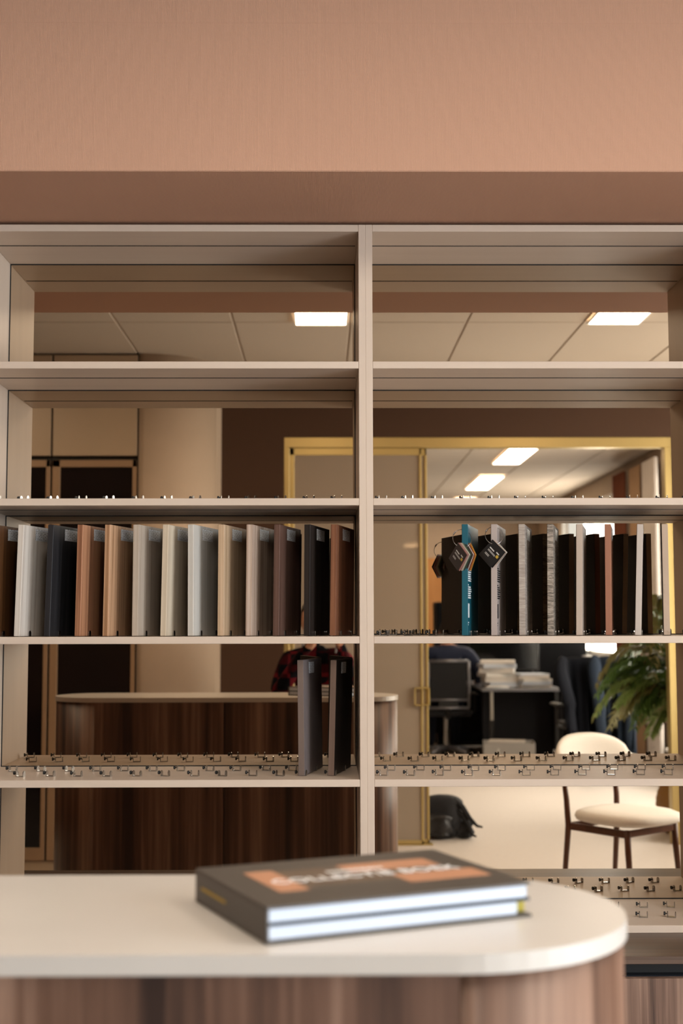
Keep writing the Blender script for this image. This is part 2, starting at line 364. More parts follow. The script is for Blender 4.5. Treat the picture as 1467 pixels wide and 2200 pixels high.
# clip: steel U bracket with a black thumb screw
def clip_meshes():
    bm = bmesh.new(); w2, hgt, d2, t = .0107, .0148, .0058, .0020
    add_box(bm, -w2, w2, -d2, d2, 0, t)
    for s in (-1, 1):
        x0, x1 = (s*w2, s*(w2-t))
        prof = [(-d2, t), (d2, t), (d2, hgt-d2)] + [(d2*math.cos(a), hgt-d2+d2*math.sin(a)) for a in (PI/6, PI/3, PI/2, 2*PI/3, 5*PI/6)] + [(-d2, hgt-d2)]
        A = [bm.verts.new((x0, y, z)) for y, z in prof]; B = [bm.verts.new((x1, y, z)) for y, z in prof]; n = len(prof)
        bm.faces.new(A); bm.faces.new(B[::-1])
        for i in range(n): bm.faces.new((A[i], A[(i+1) % n], B[(i+1) % n], B[i]))
    bmesh.ops.recalc_face_normals(bm, faces=bm.faces)
    m1 = bpy.data.meshes.new('clip'); bm.to_mesh(m1); bm.free(); m1.materials.append(CHROME)
    bm = bmesh.new()
    add_cyl(bm, (-w2-.0055, 0, .0088), (-w2+.0016, 0, .0088), .0016, seg=8)
    add_cyl(bm, (-w2-.0085, 0, .0088), (-w2-.0045, 0, .0088), .0047, seg=12)
    m2 = bpy.data.meshes.new('thumb_screw'); bm.to_mesh(m2); bm.free(); m2.materials.append(BLACKP)
    for p in m2.polygons: p.use_smooth = len(p.vertices) == 4
    return m1, m2
CLIP, SCREW = clip_meshes()
SLOT_L = [-.758+.0728*k for k in range(-1, 13) if -.84 < -.758+.0728*k < .07]
SLOT_R = [.155+.0724*k for k in range(0, 13) if .155+.0724*k < 1.02]
Y1, Y2, DX = .080, .195, .029
BOARD_L = [at_y(px, 1366, .030).x for px in (-28, 29.5, 94, 160, 220, 283, 344, 403, 467, 527, 586, 652.7, 708)]
BOARD_R = [at_y(px, 1366, .030).x for px in (992, 1055, 1115.4, 1176, 1237.7, 1301, 1364, 1426)]
HELD_L = [x+.0203 for x in BOARD_L]; HELD_R = [.160, .222, .284] + [x+.0203 for x in BOARD_R] + [.944]
def unit(label, x0, x1, slots, held):
    u = thing('shelving_unit', label, 'shelving unit', ((x0+x1)/2, D/2, ZB[5]), 0, 'mirror backed shelving units')
    zt = ZB[0]+T
    box('side_panel', x0-T, x0-.0003, 0, D, ZB[5]+.0005, zt, OAKV, u)
    box('side_panel', x1+.0003, x1+T, 0, D, ZB[5]+.0005, zt, OAKV, u)
    for i, z in enumerate(ZB):
        s = box('top_board' if i == 0 else 'shelf', x0, x1, 0.0004, D-.002, z, z+T, OAK, u)
        # routed light channel along the underside
        if i < 5:
            bm = bmesh.new(); add_box(bm, x0+.004, x1-.004, .1255, .1275, z-.0006, z+.001); add_box(bm, x0+.004, x1-.004, .1310, .1330, z-.0006, z+.001)
            from_bm('channel_groove', bm, BLACKM, s, local=False)
    me = MIRROR
    o = box('mirror_back', x0-T+.001, x1+T-.001, D, D+.006, ZB[5]+.002, zt-.001, MIRROR, u, 0)
    bm = bmesh.new(); g = .0025
    for i in range(5):
        za, zb = ZB[i+1]+T, ZB[i]
        for q in ((x0, x0+g, za, zb), (x1-g, x1, za, zb), (x0+g, x1-g, za, za+g), (x0+g, x1-g, zb-g, zb)): add_box(bm, q[0], q[1], D-.0012, D-.0002, q[2], q[3])
    from_bm('mirror_edge', bm, BLACKM, o, local=False)
    for i in (2, 3, 4, 5):
        for k, sx in enumerate(held if i == 3 else slots):
            if i == 4 and x0 < 0 and -.08 < sx < .08: sx = -.0478 if sx < -.01 else .0268
            for row in (0, 1):
                x = sx + (DX if row else 0) + random.uniform(-.003, .003); y = (Y1, Y2)[row] + random.uniform(-.003, .003) + (.010 if i == 5 else 0)
                if x < x0+.024 or x > x1-.016: continue
                yaw = -YAWB + R(random.uniform(-7, 7)) if i != 3 else -YAWB
                if i == 3: x = sx + (.0287 if row else 0); y = (Y1, Y2)[row]
                if i == 4 and sx in (-.0478, .0268): x = sx + (.0254 if row else 0); y = (.085, .195)[row]; yaw = -R(13)
                c = bpy.data.objects.new('clip', CLIP); COL.objects.link(c); c.parent = u
                c.location = Vector((x, y, ZB[i]+T+.0001)) - u.location; c.rotation_euler = (0, 0, yaw)
                s_ = bpy.data.objects.new('thumb_screw', SCREW); COL.objects.link(s_); s_.parent = c
    return u
unit('pale oak mirror-backed shelving unit with the long row of wood grain boards', XA0, XA1, SLOT_L, HELD_L)
unit('pale oak mirror-backed shelving unit holding the teal lettered board', XB0, XB1, SLOT_R, HELD_R)
# walnut base cabinets under the shelves
YB = -.223; ZW = ZB[5]
tag(box('worktop', -1.6, 1.85, YB, D+.02, ZW-.0176, ZW-.0002, WALNUTX, None, .001), 'walnut ledge running along under both shelving units', 'worktop')
for k, (a, b, lb) in enumerate(((-1.6, -.60, 'walnut base cabinet under the left end of the ledge'), (-.60, .42, 'walnut base cabinet under the middle of the ledge, behind the counter'), (.42, 1.85, 'walnut base cabinet under the right end of the ledge'))):
    c = thing('base_cabinet', lb, 'cabinet', ((a+b)/2, 0, 0), 0, 'walnut base cabinets')
    box('cabinet_body', a+.002, b-.002, YB+.045, D+.02, .08, ZW-.018, BLACKM, c, .001)
    mid = (a+b)/2
    for x0, x1 in ((a+.002, mid-.002), (mid+.002, b-.002)):
        d_ = box('door', x0, x1, YB, YB+.019, .085, .571, WALNUTD, c, .001)
        box('grip_profile', x0, x1, YB+.0195, YB+.044, .545, .5735, mat('dark_steel', (.02, .025, .035), .35, .8), d_, .001)
    box('plinth', a+.002, b-.002, YB+.06, YB+.078, 0, .08, BLACKM, c, .001)

# ------------------------------------------------------------------ sample boards
BT, BD, BH = .0152, .205, .2798
BACK_SHADE = mat('painted_back_shade', (.022, .015, .011), .7)  # near-black colour standing in for shade on the boards' left faces
def board_material(i, kind, cols, **k): return wood('board_finish_%d' % i, cols, 'Z', **k)
def make_board(i, label, cat, m, px_top, px_bot, shelf=3, y=.030, top_y=1127, bot_y=1366, yaw=YAWB, sticker=True, group='sample boards on the shelves', name='sample_board', edge=None):
    z0 = ZB[shelf]+T+.0016
    a = at_y(px_bot, bot_y, y); b = at_y(px_top, top_y, y)
    lean = math.atan2(b.x-a.x, BH)
    t = thing(name, label, cat, (a.x, y, z0), 0, group)
    t.rotation_euler = Euler((0, lean, -yaw))
    box('board_panel', 0, BT, 0, BD, 0, BH, m, t, .0006, local=True)
    box('back_shade_layer', -.0006, 0, .0015, BD, .0005, BH-.0005, BACK_SHADE, t, 0, local=True)  # added layer, paints the shaded left face dark
    if edge: box('edge_band', -.0002, BT+.0002, -.0008, 0, 0, BH, edge, t, .0002, local=True)
    if sticker:
        s = box('sticker', 0, .0005, -.041, .041, -.0145, .0145, STICKER, t, 0, local=True); s.location = (BT+.0001, .108, BH-.0215)
    return t
W = lambda *c: list(c)
LEFT = [
 ('dark brown wood sample board at the far left end of the fourth shelf', W((.06, .025, .010), (.14, .06, .022)), -28+7, -28, {}),
 ('whitewashed ash sample board, first of the pale ones from the left', W((.46, .40, .34), (.60, .54, .48), (.66, .61, .55)), 40, 29.5, {}),
 ('charcoal black wood sample board between the whitewashed and the reddish boards', W((.010, .010, .011), (.030, .028, .030)), 104, 94, {}),
 ('reddish cherry wood sample board beside the charcoal one', W((.20, .085, .045), (.36, .17, .09), (.44, .22, .12)), 167, 160, {}),
 ('honey brown oak sample board, right neighbour of the reddish cherry one', W((.30, .16, .08), (.48, .28, .16), (.56, .35, .21)), 226, 220, {}),
 ('greige elm sample board with fine vertical grain', W((.33, .26, .20), (.50, .42, .34)), 286.5, 283, {}),
 ('cream maple sample board, seventh from the left on the fourth shelf', W((.50, .41, .30), (.66, .56, .43)), 350, 344, {}),
 ('off-white pinstriped sample board in the middle of the left bay', W((.50, .47, .42), (.63, .60, .55)), 403.5, 403, {}),
 ('light oak sample board right of the off-white pinstriped one', W((.40, .27, .16), (.58, .42, .28)), 469, 467, {}),
 ('grey-brown limed oak sample board with strong streaks', W((.25, .17, .12), (.42, .31, .24), (.55, .44, .36)), 529.6, 527, {}),
 ('mocha brown sample board, third from the double upright', W((.085, .045, .032), (.15, .085, .065)), 589, 586, {}),
 ('black-brown sample board with a bright edge line, second from the double upright', W((.010, .007, .006), (.030, .022, .018)), 654, 652.7, {}),
 ('chestnut brown sample board standing closest to the double upright', W((.13, .05, .025), (.24, .105, .055)), 711, 708, {}),
]
for i, (lb, cols, pt, pb, k) in enumerate(LEFT):
    make_board(i, lb, 'sample board', board_material(i, 'w', cols, across=110, along=1.2, rough=.42, figure=.35, contrast=(.40, .60), spec=.22), pt, pb)
TEAL = mat('teal_laminate', (.006, .095, .135), .4); GREYL = mat('warm_grey_laminate', (.40, .34, .315), .45)
RIGHT = [
 ('teal sample board with white lettering on its side', TEAL, 992, 992, False),
 ('plain warm grey sample board with black lettering, beside the teal one', GREYL, 1054.5, 1055, False),
 ('pale woven-look grey sample board, right of the two lettered boards', wood('board_linen', [(.24, .20, .17), (.46, .40, .35)], 'Z', 30, 330, .6, .3, (.36, .62), .3, .25), 1113.6, 1115.4, True),
 ('coarse dark-flecked grey sample board in the middle of the right bay', wood('board_flecked', [(.09, .075, .06), (.38, .325, .27)], 'Z', 45, 300, .6, .4, (.40, .58), .3, .25), 1175, 1176, True),
 ('plain beige sample board next to the terracotta one', wood('board_beige', [(.42, .34, .28), (.50, .41, .34)], 'Z', 40, 3, .5), 1237.7, 1237.7, True),
 ('terracotta brown sample board', wood('board_terracotta', [(.24, .10, .06), (.33, .15, .09)], 'Z', 60, 2, .5), 1298.6, 1301, True),
 ('smooth pale grey sample board leaning slightly, right of the terracotta one', wood('board_pale_grey', [(.44, .385, .34), (.52, .46, .41)], 'Z', 40, 3, .5), 1368, 1364, True),
 ('speckled sand coloured sample board at the right end of the row', wood('board_sand', [(.30, .225, .165), (.46, .355, .27)], 'Z', 140, 60, .6, .2, (.25, .45)), 1421, 1426, True),
]
rb = [make_board(50+i, lb, 'sample board', m, pt, pb, sticker=st) for i, (lb, m, pt, pb, st) in enumerate(RIGHT)]
def lettering(par, m, base):
    bm = bmesh.new(); x0, x1 = BT+.00005, BT+.0004
    z = base
    for n in (7, 7):
        for k in range(n):
            ln = (.020 if k == 0 else .058)+random.uniform(-.01, .012); y = .005
            while y < ln:
                wd = random.uniform(.006, .014); add_box(bm, x0, x1, y, min(y+wd, ln+.004), z-.0017, z+.0017); y += wd+.0022
            z -= .0054
        z -= .005
    z -= .004
    for k in range(4): add_box(bm, x0, x1, .005+k*.006, .0095+k*.006, z-.036, z)
    z -= .048
    add_box(bm, x0, x1, .006, .018, z-.0015, z+.0015); add_box(bm, x0, x1, .006, .012, z-.007, z-.0045)
    from_bm('printed_lettering', bm, m, par)
lettering(rb[0], mat('white_print', (.75, .80, .82), .6), .170)
lettering(rb[1], mat('black_print', (.01, .01, .012), .6), .168)
# two boards on the fifth shelf
z5 = ZB[4]+T
for i, (lb, cols, edge, x, lean) in enumerate((
  ('grey-brown speckled sample board on the fifth shelf, left of the pair', [(.13, .105, .10), (.19, .155, .15)], mat('speckled_edge', (.16, .115, .095), .6, bump=(400, .3, .001)), -.0575, -.012),
  ('black sample board with a pale edge on the fifth shelf, next to the upright', [(.008, .006, .006), (.018, .014, .013)], wood('walnut_edge', [(.11, .07, .05), (.22, .15, .12)], 'Z', 120, 2), .0170, .024))):
    t = thing('sample_board', lb, 'sample board', (x, .075, z5+.0017), 0, 'sample boards on the shelves'); t.rotation_euler = Euler((0, lean, -R(13)))
    box('board_panel', 0, BT, 0, BD, 0, .289, wood('board_low_%d' % i, cols, 'Z', 60, 2, .5), t, .0006, local=True)
    box('back_shade_layer', -.0006, 0, .0015, BD, .0005, .2885, BACK_SHADE, t, 0, local=True)  # same added layer, shade put into its colour
    box('edge_band', 0, BT, -.0009, 0, 0, .289, edge, t, .0002, local=True)
    s = box('sticker', 0, .0005, -.028, .028, -.0145, .0145, STICKER, t, 0, local=True); s.location = (BT+.0001, .088, .289-.021)

# ------------------------------------------------------------------ swatch rings hung through the lettered boards
BLACKC = mat('black_card', (.006, .006, .007), .5); WPR = mat('card_print', (.62, .62, .6), .6); YPR = mat('yellow_print', (.55, .38, .05), .6)
def swatches(label, cx, cz, ring_r, cards, front, gap, pivot, spin):
    yb = .046
    t = thing('swatch_ring', label, 'swatch ring', (cx, yb, cz), 0, 'swatch rings on the lettered boards')
    bm = bmesh.new(); n = 40
    pts = []
    for k in range(n):
        a = 2*PI*k/n; pts.append((ring_r*math.cos(a), (-.012 + .012*math.sin(a)), ring_r*math.sin(a)))
    add_tube(bm, pts, .00085, 8, True); ring = from_bm('wire_ring', bm, CHROME, t, True)
    bm = bmesh.new(); a = PI*.80; c = Vector((ring_r*math.cos(a), -.005, ring_r*math.sin(a))); d = Vector((-math.sin(a), 0, math.cos(a)))
    add_cyl(bm, c-d*.0045, c+d*.0045, .0019, seg=10); from_bm('ring_clasp', bm, CHROME, ring)
    for i, col in enumerate(cards):
        M = Matrix.Translation(Vector((pivot[0], -.024, pivot[1]))) @ Matrix.Rotation(front+gap*i, 4, 'Z') @ Matrix.Translation((0, .0029*i, 0)) @ Matrix.Rotation(spin + R(random.uniform(-2, 2)), 4, 'Y')
        bm = bmesh.new(); add_box(bm, -.005, .043, -.0006, .0006, -.048, .005, .0002, 1, M)
        cd_ = from_bm('swatch_card', bm, col, t)
        if i == 0:
            bm = bmesh.new()
            for q in ((.004, .020, -.014, -.011), (.004, .030, -.019, -.018), (.004, .030, -.0215, -.0205), (.004, .018, -.030, -.029), (.004, .018, -.033, -.032), (.026, .036, -.011, -.008)):
                add_box(bm, q[0], q[1], -.0009, -.0006, q[2], q[3], 0, 1, M)
            from_bm('card_print', bm, WPR, cd_)
            bm = bmesh.new(); add_box(bm, .032, .039, -.0009, -.0006, -.020, -.013, 0, 1, M); from_bm('card_patch', bm, YPR, cd_)
    return t
def cm(n, c): return mat('card_'+n, c, .55)
c1 = [cm('brown', (.030, .018, .014)), cm('rose', (.42, .20, .17)), cm('rose', (.42, .20, .17)), cm('blush', (.55, .42, .36)), cm('cream', (.60, .54, .42)), cm('sage', (.22, .24, .17)), cm('green', (.05, .085, .06)), cm('darkgreen', (.025, .04, .03)), cm('umber', (.10, .055, .045)), cm('white', (.66, .63, .58)), cm('rust', (.28, .06, .02)), cm('orange', (.58, .24, .04)), cm('amber', (.62, .30, .05))]
p1 = at_y(993, 1160, .03); p2 = at_y(1060, 1152, .03)
swatches('wire ring with a fan of many coloured swatch cards on the teal board', p1.x+.0, p1.z+.004, .0235, c1, R(-56), R(-1.5), (-.012, -.018), R(42))
c2 = [BLACKC, BLACKC, cm('sand', (.55, .42, .33)), cm('sand', (.55, .42, .33)), BLACKC, cm('white', (.66, .63, .58))]
swatches('wire ring with a few black and sand swatch cards on the warm grey board', p2.x+.002, p2.z+.002, .0225, c2, R(-32), R(-2), (-.006, -.018), R(45))

# ------------------------------------------------------------------ counter with rounded ends
CT = ZC-.314; CY0, CY1, CX0, CX1 = -2.0, -1.605, -1.14, .330
def stadium(x0, x1, y0, y1, n=28):
    r = (y1-y0)/2; cy = (y0+y1)/2; p = []
    for k in range(n+1): a = -PI/2+PI*k/n; p.append((x1-r+r*math.cos(a), cy+r*math.sin(a)))
    for k in range(n+1): a = PI/2+PI*k/n; p.append((x0+r+r*math.cos(a), cy+r*math.sin(a)))
    return p
ct = thing('counter', 'narrow walnut counter with rounded ends and a cream top', 'counter', ((CX0+CX1)/2, (CY0+CY1)/2, 0))
bm = bmesh.new(); add_prism(bm, stadium(CX0, CX1, CY0, CY1), CT-.019, CT)
es = [e for e in bm.edges if abs(e.verts[0].co.z-e.verts[1].co.z) < 1e-6]
bmesh.ops.bevel(bm, geom=es, offset=.0015, segments=2, affect='EDGES')
o = from_bm('worktop', bm, mat('cream_worktop', (.54, .50, .45), .32, bump=(8, .02, .001)), ct, local=False)
r = (CY1-CY0)/2-.004; cyc = (CY0+CY1)/2
def panel_strip(name, pts, thick, z0, z1, m):
    """upright strip following pts with outward thickness"""
    bm = bmesh.new(); out = []
    for i, p in enumerate(pts):
        a = pts[max(i-1, 0)]; b = pts[min(i+1, len(pts)-1)]; d = Vector((b[0]-a[0], b[1]-a[1])).normalized(); n = Vector((d.y, -d.x))
        out.append((Vector(p), Vector(p)-n*thick))
    rows = [[bm.verts.new((q.x, q.y, z)) for q, z in ((o_, z0), (o_, z1), (i_, z1), (i_, z0))] for o_, i_ in out]
    for A, B in zip(rows, rows[1:]):
        for k in range(4): bm.faces.new((A[k], A[(k+1) % 4], B[(k+1) % 4], B[k]))
    bm.faces.new(rows[0]); bm.faces.new(rows[-1][::-1])
    o = from_bm(name, bm, m, ct, local=False)
    if len(pts) > 4:
        for p in o.data.polygons: p.use_smooth = abs(p.normal.z) < .3
    return o
xe0, xe1 = CX0+.004+r, CX1-.004-r
for a, b in ((xe0, (xe0+xe1)/2-.0015), ((xe0+xe1)/2+.0015, xe1-.0015)):
    panel_strip('front_panel', [(a, cyc-r), (b, cyc-r)], .018, .06, CT-.0195, WALNUT)
    panel_strip('back_panel', [(b, cyc+r), (a, cyc+r)], .018, .06, CT-.0195, WALNUT)
panel_strip('curved_end', [(xe1+r*math.sin(PI*k/28), cyc-r*math.cos(PI*k/28)) for k in range(29)], .018, .06, CT-.0195, WALNUT)
panel_strip('curved_end', [(xe0-r*math.sin(PI*k/28), cyc+r*math.cos(PI*k/28)) for k in range(29)], .018, .06, CT-.0195, WALNUT)
bm = bmesh.new(); add_prism(bm, stadium(CX0+.05, CX1-.05, CY0+.05, CY1-.05), 0, .06); from_bm('plinth', bm, BLACKM, ct, local=False)
bm = bmesh.new(); add_prism(bm, stadium(CX0+.024, CX1-.024, CY0+.024, CY1-.024), .061, CT-.020); from_bm('carcass', bm, BLACKM, ct, local=False)

# ------------------------------------------------------------------ the book on the counter
A = at_z(572, 2032, CT); B = at_z(1143, 1970, CT)
ang = math.atan2(B.y-A.y, B.x-A.x)
bk = thing('book', 'thick dark taupe hardcover book lying on the cream counter top', 'book', (A.x, A.y, CT+.0003), ang)
BKW, BKD, BKH = .303, .222, .0365
COVER = mat('taupe_cover', (.062, .052, .042), .45, bump=(300, .1, .0005)); COPPER = mat('copper_print', (.42, .205, .115), .5); BROWNP = mat('brown_print', (.115, .078, .05), .5)
box('back_cover', 0, BKW, 0, BKD, 0, .003, COVER, bk, .0006, local=True)
fc = box('front_cover', 0, BKW, 0, BKD, BKH-.003, BKH, COVER, bk, .0006, local=True)
box('spine', 0, .003, 0, BKD, .003, BKH-.003, COVER, bk, .0004, local=True)
box('page_block', .0035, BKW-.016, .004, BKD-.004, .0034, .0165, PAPER, bk, .0006, local=True)
box('page_block', .0035, BKW-.004, .004, BKD-.004, .0202, BKH-.0034, PAPER, bk, .0006, local=True)
box('divider_board', .0032, BKW-.001, .002, BKD-.002, .0166, .0201, mat('blue_black_board', (.012, .018, .028), .5), bk, .0003, local=True)
box('ribbon', -.0006, 0, .12, .20, .0165, .0195, mat('yellow_ribbon', (.42, .27, .02), .6), bk, 0, local=True)
box('clasp_strip', BKW-.014, BKW-.0012, .012, .030, .0035, .033, mat('ochre_strip', (.38, .30, .02), .6), bk, .001, local=True)
def inlay(name, x0, x1, y0, y1, m, z=BKH): box(name, x0, x1, y0, y1, z, z+.00015, m, fc, 0, local=True)
inlay('cover_print', .045, .262, .075, .165, BROWNP)
inlay('cover_print', .038, .072, .060, .172, COPPER, BKH+.00004)
inlay('cover_print', .150, .262, .128, .172, COPPER, BKH+.00004)
inlay('cover_print', .185, .285, .052, .098, COPPER, BKH+.00004)
WLET = mat('white_lettering', (.85, .84, .82), .5)
text_mesh('title', 'COLLECTIE BOEK', .0300, WLET, fc, Matrix.Translation((.160, .109, BKH+.0004)) @ Matrix.Scale(.95, 4, (1, 0, 0)))
bm = bmesh.new(); x = .125
while x < .19:
    wd = random.uniform(.003, .007); add_box(bm, x, x+wd, .136, .1435, BKH+.0002, BKH+.0004); x += wd+.0018
from_bm('subtitle', bm, WLET, fc)
# ------------------------------------------------------------------ figures
def skin_body(name, nodes, edges, root, parent, mats, pick, sub=2):
    """continuous body grown over a joint skeleton; pick(center, nearest_joint) gives the material slot"""
    names = list(nodes); idx = {n: i for i, n in enumerate(names)}
    me = bpy.data.meshes.new(name); me.from_pydata([nodes[n][0] for n in names], [(idx[a], idx[b]) for a, b in edges], [])
    o = bpy.data.objects.new(name+'_rig', me); COL.objects.link(o)
    sk = o.modifiers.new('skin', 'SKIN'); sk.branch_smoothing = .6; sk.use_smooth_shade = True
    for n, sv in zip(names, me.skin_vertices[0].data):
        r = nodes[n][1]; sv.radius = (r, r) if not isinstance(r, tuple) else r; sv.use_root = (n == root)
    sb = o.modifiers.new('sub', 'SUBSURF'); sb.levels = sub; sb.render_levels = sub
    dg = bpy.context.evaluated_depsgraph_get(); out = bpy.data.meshes.new_from_object(o.evaluated_get(dg))
    bpy.data.objects.remove(o)
    out.materials.clear()
    for m in mats: out.materials.append(m)
    pts = [(n, Vector(nodes[n][0])) for n in names]
    for p in out.polygons:
        c = p.center; near = min(pts, key=lambda q: (q[1]-c).length)[0]
        p.material_index = pick(c, near); p.use_smooth = True
    return link(name, out, None, parent)
def hand(nodes, edges, side, wrist, palm_dir, finger_dir, thumb_dir, curl, tagn):
    """palm and five unequal bent fingers as chains rooted in the palm"""
    w0 = Vector(nodes[wrist][0]); pd = Vector(palm_dir).normalized(); fd = Vector(finger_dir).normalized(); sd = pd.cross(fd).normalized()*side
    nodes[tagn+'palm'] = (w0+fd*.05, (.030, .016)); edges.append((wrist, tagn+'palm'))
    for k, (off, ln) in enumerate(((-.030, .062), (-.010, .074), (.010, .070), (.028, .055))):
        b = w0+fd*.085+sd*off; c = b+(fd+pd*curl*.5).normalized()*ln*.55; d = c+(fd*.5+pd*curl).normalized()*ln*.5
        for j, (q, rr) in enumerate(((b, .0095), (c, .0085), (d, .007))):
            nodes['%sf%d%d' % (tagn, k, j)] = (q, rr); edges.append((tagn+'palm' if j == 0 else '%sf%d%d' % (tagn, k, j-1), '%sf%d%d' % (tagn, k, j)))
    td = Vector(thumb_dir).normalized(); b = w0+fd*.03-sd*.034; c = b+td*.035; d = c+(td+fd*.4).normalized()*.028
    for j, (q, rr) in enumerate(((b, .0115), (c, .010), (d, .008))):
        nodes['%st%d' % (tagn, j)] = (q, rr); edges.append((tagn+'palm' if j == 0 else '%st%d' % (tagn, j-1), '%st%d' % (tagn, j)))
def head(parent, c, face, hair_m, size=1., long_hair=False):
    """head with brow, nose, chin, ears, eyes and a hair cap; face = unit direction in plan"""
    f = Vector(face).normalized(); s = Vector((f.y, -f.x, 0)); up = Vector((0, 0, 1)); c = Vector(c)
    def shape(nm, scale, m, par, hair=False):
        bm = bmesh.new(); bmesh.ops.create_uvsphere(bm, u_segments=32, v_segments=24, radius=1)
        for v in bm.verts:
            x, y, z = v.co            # x side, y front, z up
            wx, wy, wz = .074*scale, .094*scale, .115*scale
            if z < 0:
                k = 1-.30*min(1, -z*1.1)**1.4; wx *= k
                if y > 0: wy *= 1-.05*(-z)
                else: wy *= 1-.35*(-z)
            if not hair and y > .2:
                nose = math.exp(-((x/.16)**2))*math.exp(-(((z+.20)/.20)**2)); y += .22*nose
                for sx in (-1, 1):
                    y -= .10*math.exp(-(((x-sx*.40)/.18)**2)-(((z-.04)/.12)**2))
                y += .06*math.exp(-((x/.3)**2)-(((z+.55)/.06)**2))-.05*math.exp(-((x/.3)**2)-(((z+.47)/.025)**2))
            v.co = c + s*x*wx*size + f*y*wy*size + up*z*wz*size
        if hair:
            dl = [v for v in bm.verts if (v.co-c).dot(f) > .045*size and (v.co-c).z < .055*size or (v.co-c).z < (-.03 if not long_hair else -.13)*size]
            bmesh.ops.delete(bm, geom=dl, context='VERTS')
        bmesh.ops.translate(bm, verts=bm.verts, vec=-root_loc(par))
        return from_bm(nm, bm, m, par, True)
    h = shape('head', 1, SKIN, parent)
    bm = bmesh.new()
    for sx in (-1, 1):
        bmesh.ops.create_uvsphere(bm, u_segments=10, v_segments=8, radius=1, matrix=Matrix.Translation(c+s*sx*.076*size-f*.008+up*-.01) @ Matrix.Diagonal((.012, .018, .030, 1)))
    from_bm('ears', bm, SKIN, h, True, local=False)
    bm = bmesh.new()
    for sx in (-1, 1): bmesh.ops.create_uvsphere(bm, u_segments=10, v_segments=8, radius=.011*size, matrix=Matrix.Translation(c+s*sx*.030*size+f*.081*size+up*.004))
    from_bm('eyes', bm, mat('dark_eye', (.02, .012, .01), .2), h, True, local=False)
    bm = bmesh.new(); add_tube(bm, [c+s*k*.022*size+f*(.089-.006*abs(k))*size-up*.058*size for k in (-1, -.5, 0, .5, 1)], .0035, 6)
    from_bm('mouth', bm, mat('lips', (.36, .12, .10), .5), h, True, local=False)
    hr = shape('hair', 1.09, hair_m, h, True)
    return h
# the photographer, standing bent behind the camera and seen in the mirror
ph = thing('person', 'person in red and black plaid shirt photographing from behind the counter', 'person', (-.03, -3.60, 0))
V = lambda x, y, z: Vector((x, y, z))
n = {'pelvis': (V(-.02, -3.66, .80), (.15, .11)), 'waist': (V(-.02, -3.65, .93), (.135, .10)), 'chest': (V(-.03, -3.60, 1.08), (.18, .12)), 'collar': (V(-.03, -3.575, 1.19), (.10, .08)),
     'neck': (V(-.04, -3.56, 1.245), .05), 'skull': (V(-.045, -3.545, 1.32), .05),
     'shl': (V(-.185, -3.57, 1.175), .070), 'ell': (V(-.245, -3.48, .965), .056), 'wrl': (V(-.085, -3.375, 1.235), .030),
     'shr': (V(.135, -3.57, 1.175), .068), 'elr': (V(.20, -3.52, .965), .05), 'wrr': (V(.105, -3.43, 1.255), .030),
     'hpl': (V(-.11, -3.66, .76), .095), 'knl': (V(-.14, -3.52, .45), .066), 'anl': (V(-.13, -3.66, .09), .045), 'tol': (V(-.15, -3.50, .04), .035),
     'hpr': (V(.08, -3.66, .76), .095), 'knr': (V(.11, -3.54, .45), .066), 'anr': (V(.10, -3.68, .09), .045), 'tor': (V(.12, -3.52, .04), .035)}
e = [('pelvis', 'waist'), ('waist', 'chest'), ('chest', 'collar'), ('collar', 'neck'), ('neck', 'skull'), ('collar', 'shl'), ('shl', 'ell'), ('ell', 'wrl'), ('collar', 'shr'), ('shr', 'elr'), ('elr', 'wrr'),
     ('pelvis', 'hpl'), ('hpl', 'knl'), ('knl', 'anl'), ('anl', 'tol'), ('pelvis', 'hpr'), ('hpr', 'knr'), ('knr', 'anr'), ('anr', 'tor')]
hand(n, e, 1, 'wrl', (.2, 0, 1), (.62, .55, .5), (-.3, .5, .6), .9, 'L')
hand(n, e, -1, 'wrr', (-1, .1, 0), (-.25, .55, .75), (-.6, -.2, .6), .9, 'R')
def pick(c, near):
    if near == 'skull' or near[0] in 'LR': return 1
    if near in ('tol', 'tor', 'anl', 'anr'): return 3
    return 2 if c.z < .80 or near[:2] in ('kn', 'hp') else 0
for k in n: n[k] = (n[k][0]-V(-.03, -3.60, 0), n[k][1])
skin_body('body', n, e, 'pelvis', ph, [PLAID, SKIN, DENIM, BLACKP], pick)
head(ph, (-.045, -3.535, 1.385), (0.05, 1, 0), HAIR)
# hand-held camera
cm_ = thing('camera_body', 'black camera held in front of the photographer\'s face', 'camera', (0, -3.385, ZC-.05))
bm = bmesh.new(); add_box(bm, -.068, .068, -.030, .020, 0, .088, .010, 3); add_box(bm, -.025, .025, -.036, .022, .086, .112, .008, 2); add_box(bm, .040, .070, -.030, .036, 0, .082, .010, 3)
from_bm('housing', bm, BLACKP, cm_, local=True)
bm = bmesh.new(); add_lathe(bm, [(.030, 0), (.036, .01), (.036, .05), (.039, .055), (.039, .078), (.034, .080), (.031, .076)], 28); bmesh.ops.transform(bm, matrix=Matrix.Translation((0, .020, .05)) @ Matrix.Rotation(-PI/2, 4, 'X'), verts=bm.verts)
ln_ = from_bm('lens', bm, BLACKP, cm_, True)
bm = bmesh.new(); add_cyl(bm, (0, .094, .05), (0, .0985, .05), .0305, seg=28); from_bm('front_element', bm, DARKGLASS, ln_)
bm = bmesh.new(); add_tube(bm, [(-.07, -.01, .07), (-.10, -.06, -.02), (-.11, -.14, -.13), (-.06, -.20, -.12), (-.03, -.23, -.09)], .006, 6); add_tube(bm, [(.07, -.01, .07), (.09, -.06, -.02), (.08, -.14, -.13), (.02, -.20, -.12), (-.01, -.23, -.09)], .006, 6)
from_bm('neck_strap', bm, mat('pale_strap', (.45, .42, .42), .7), cm_, True)

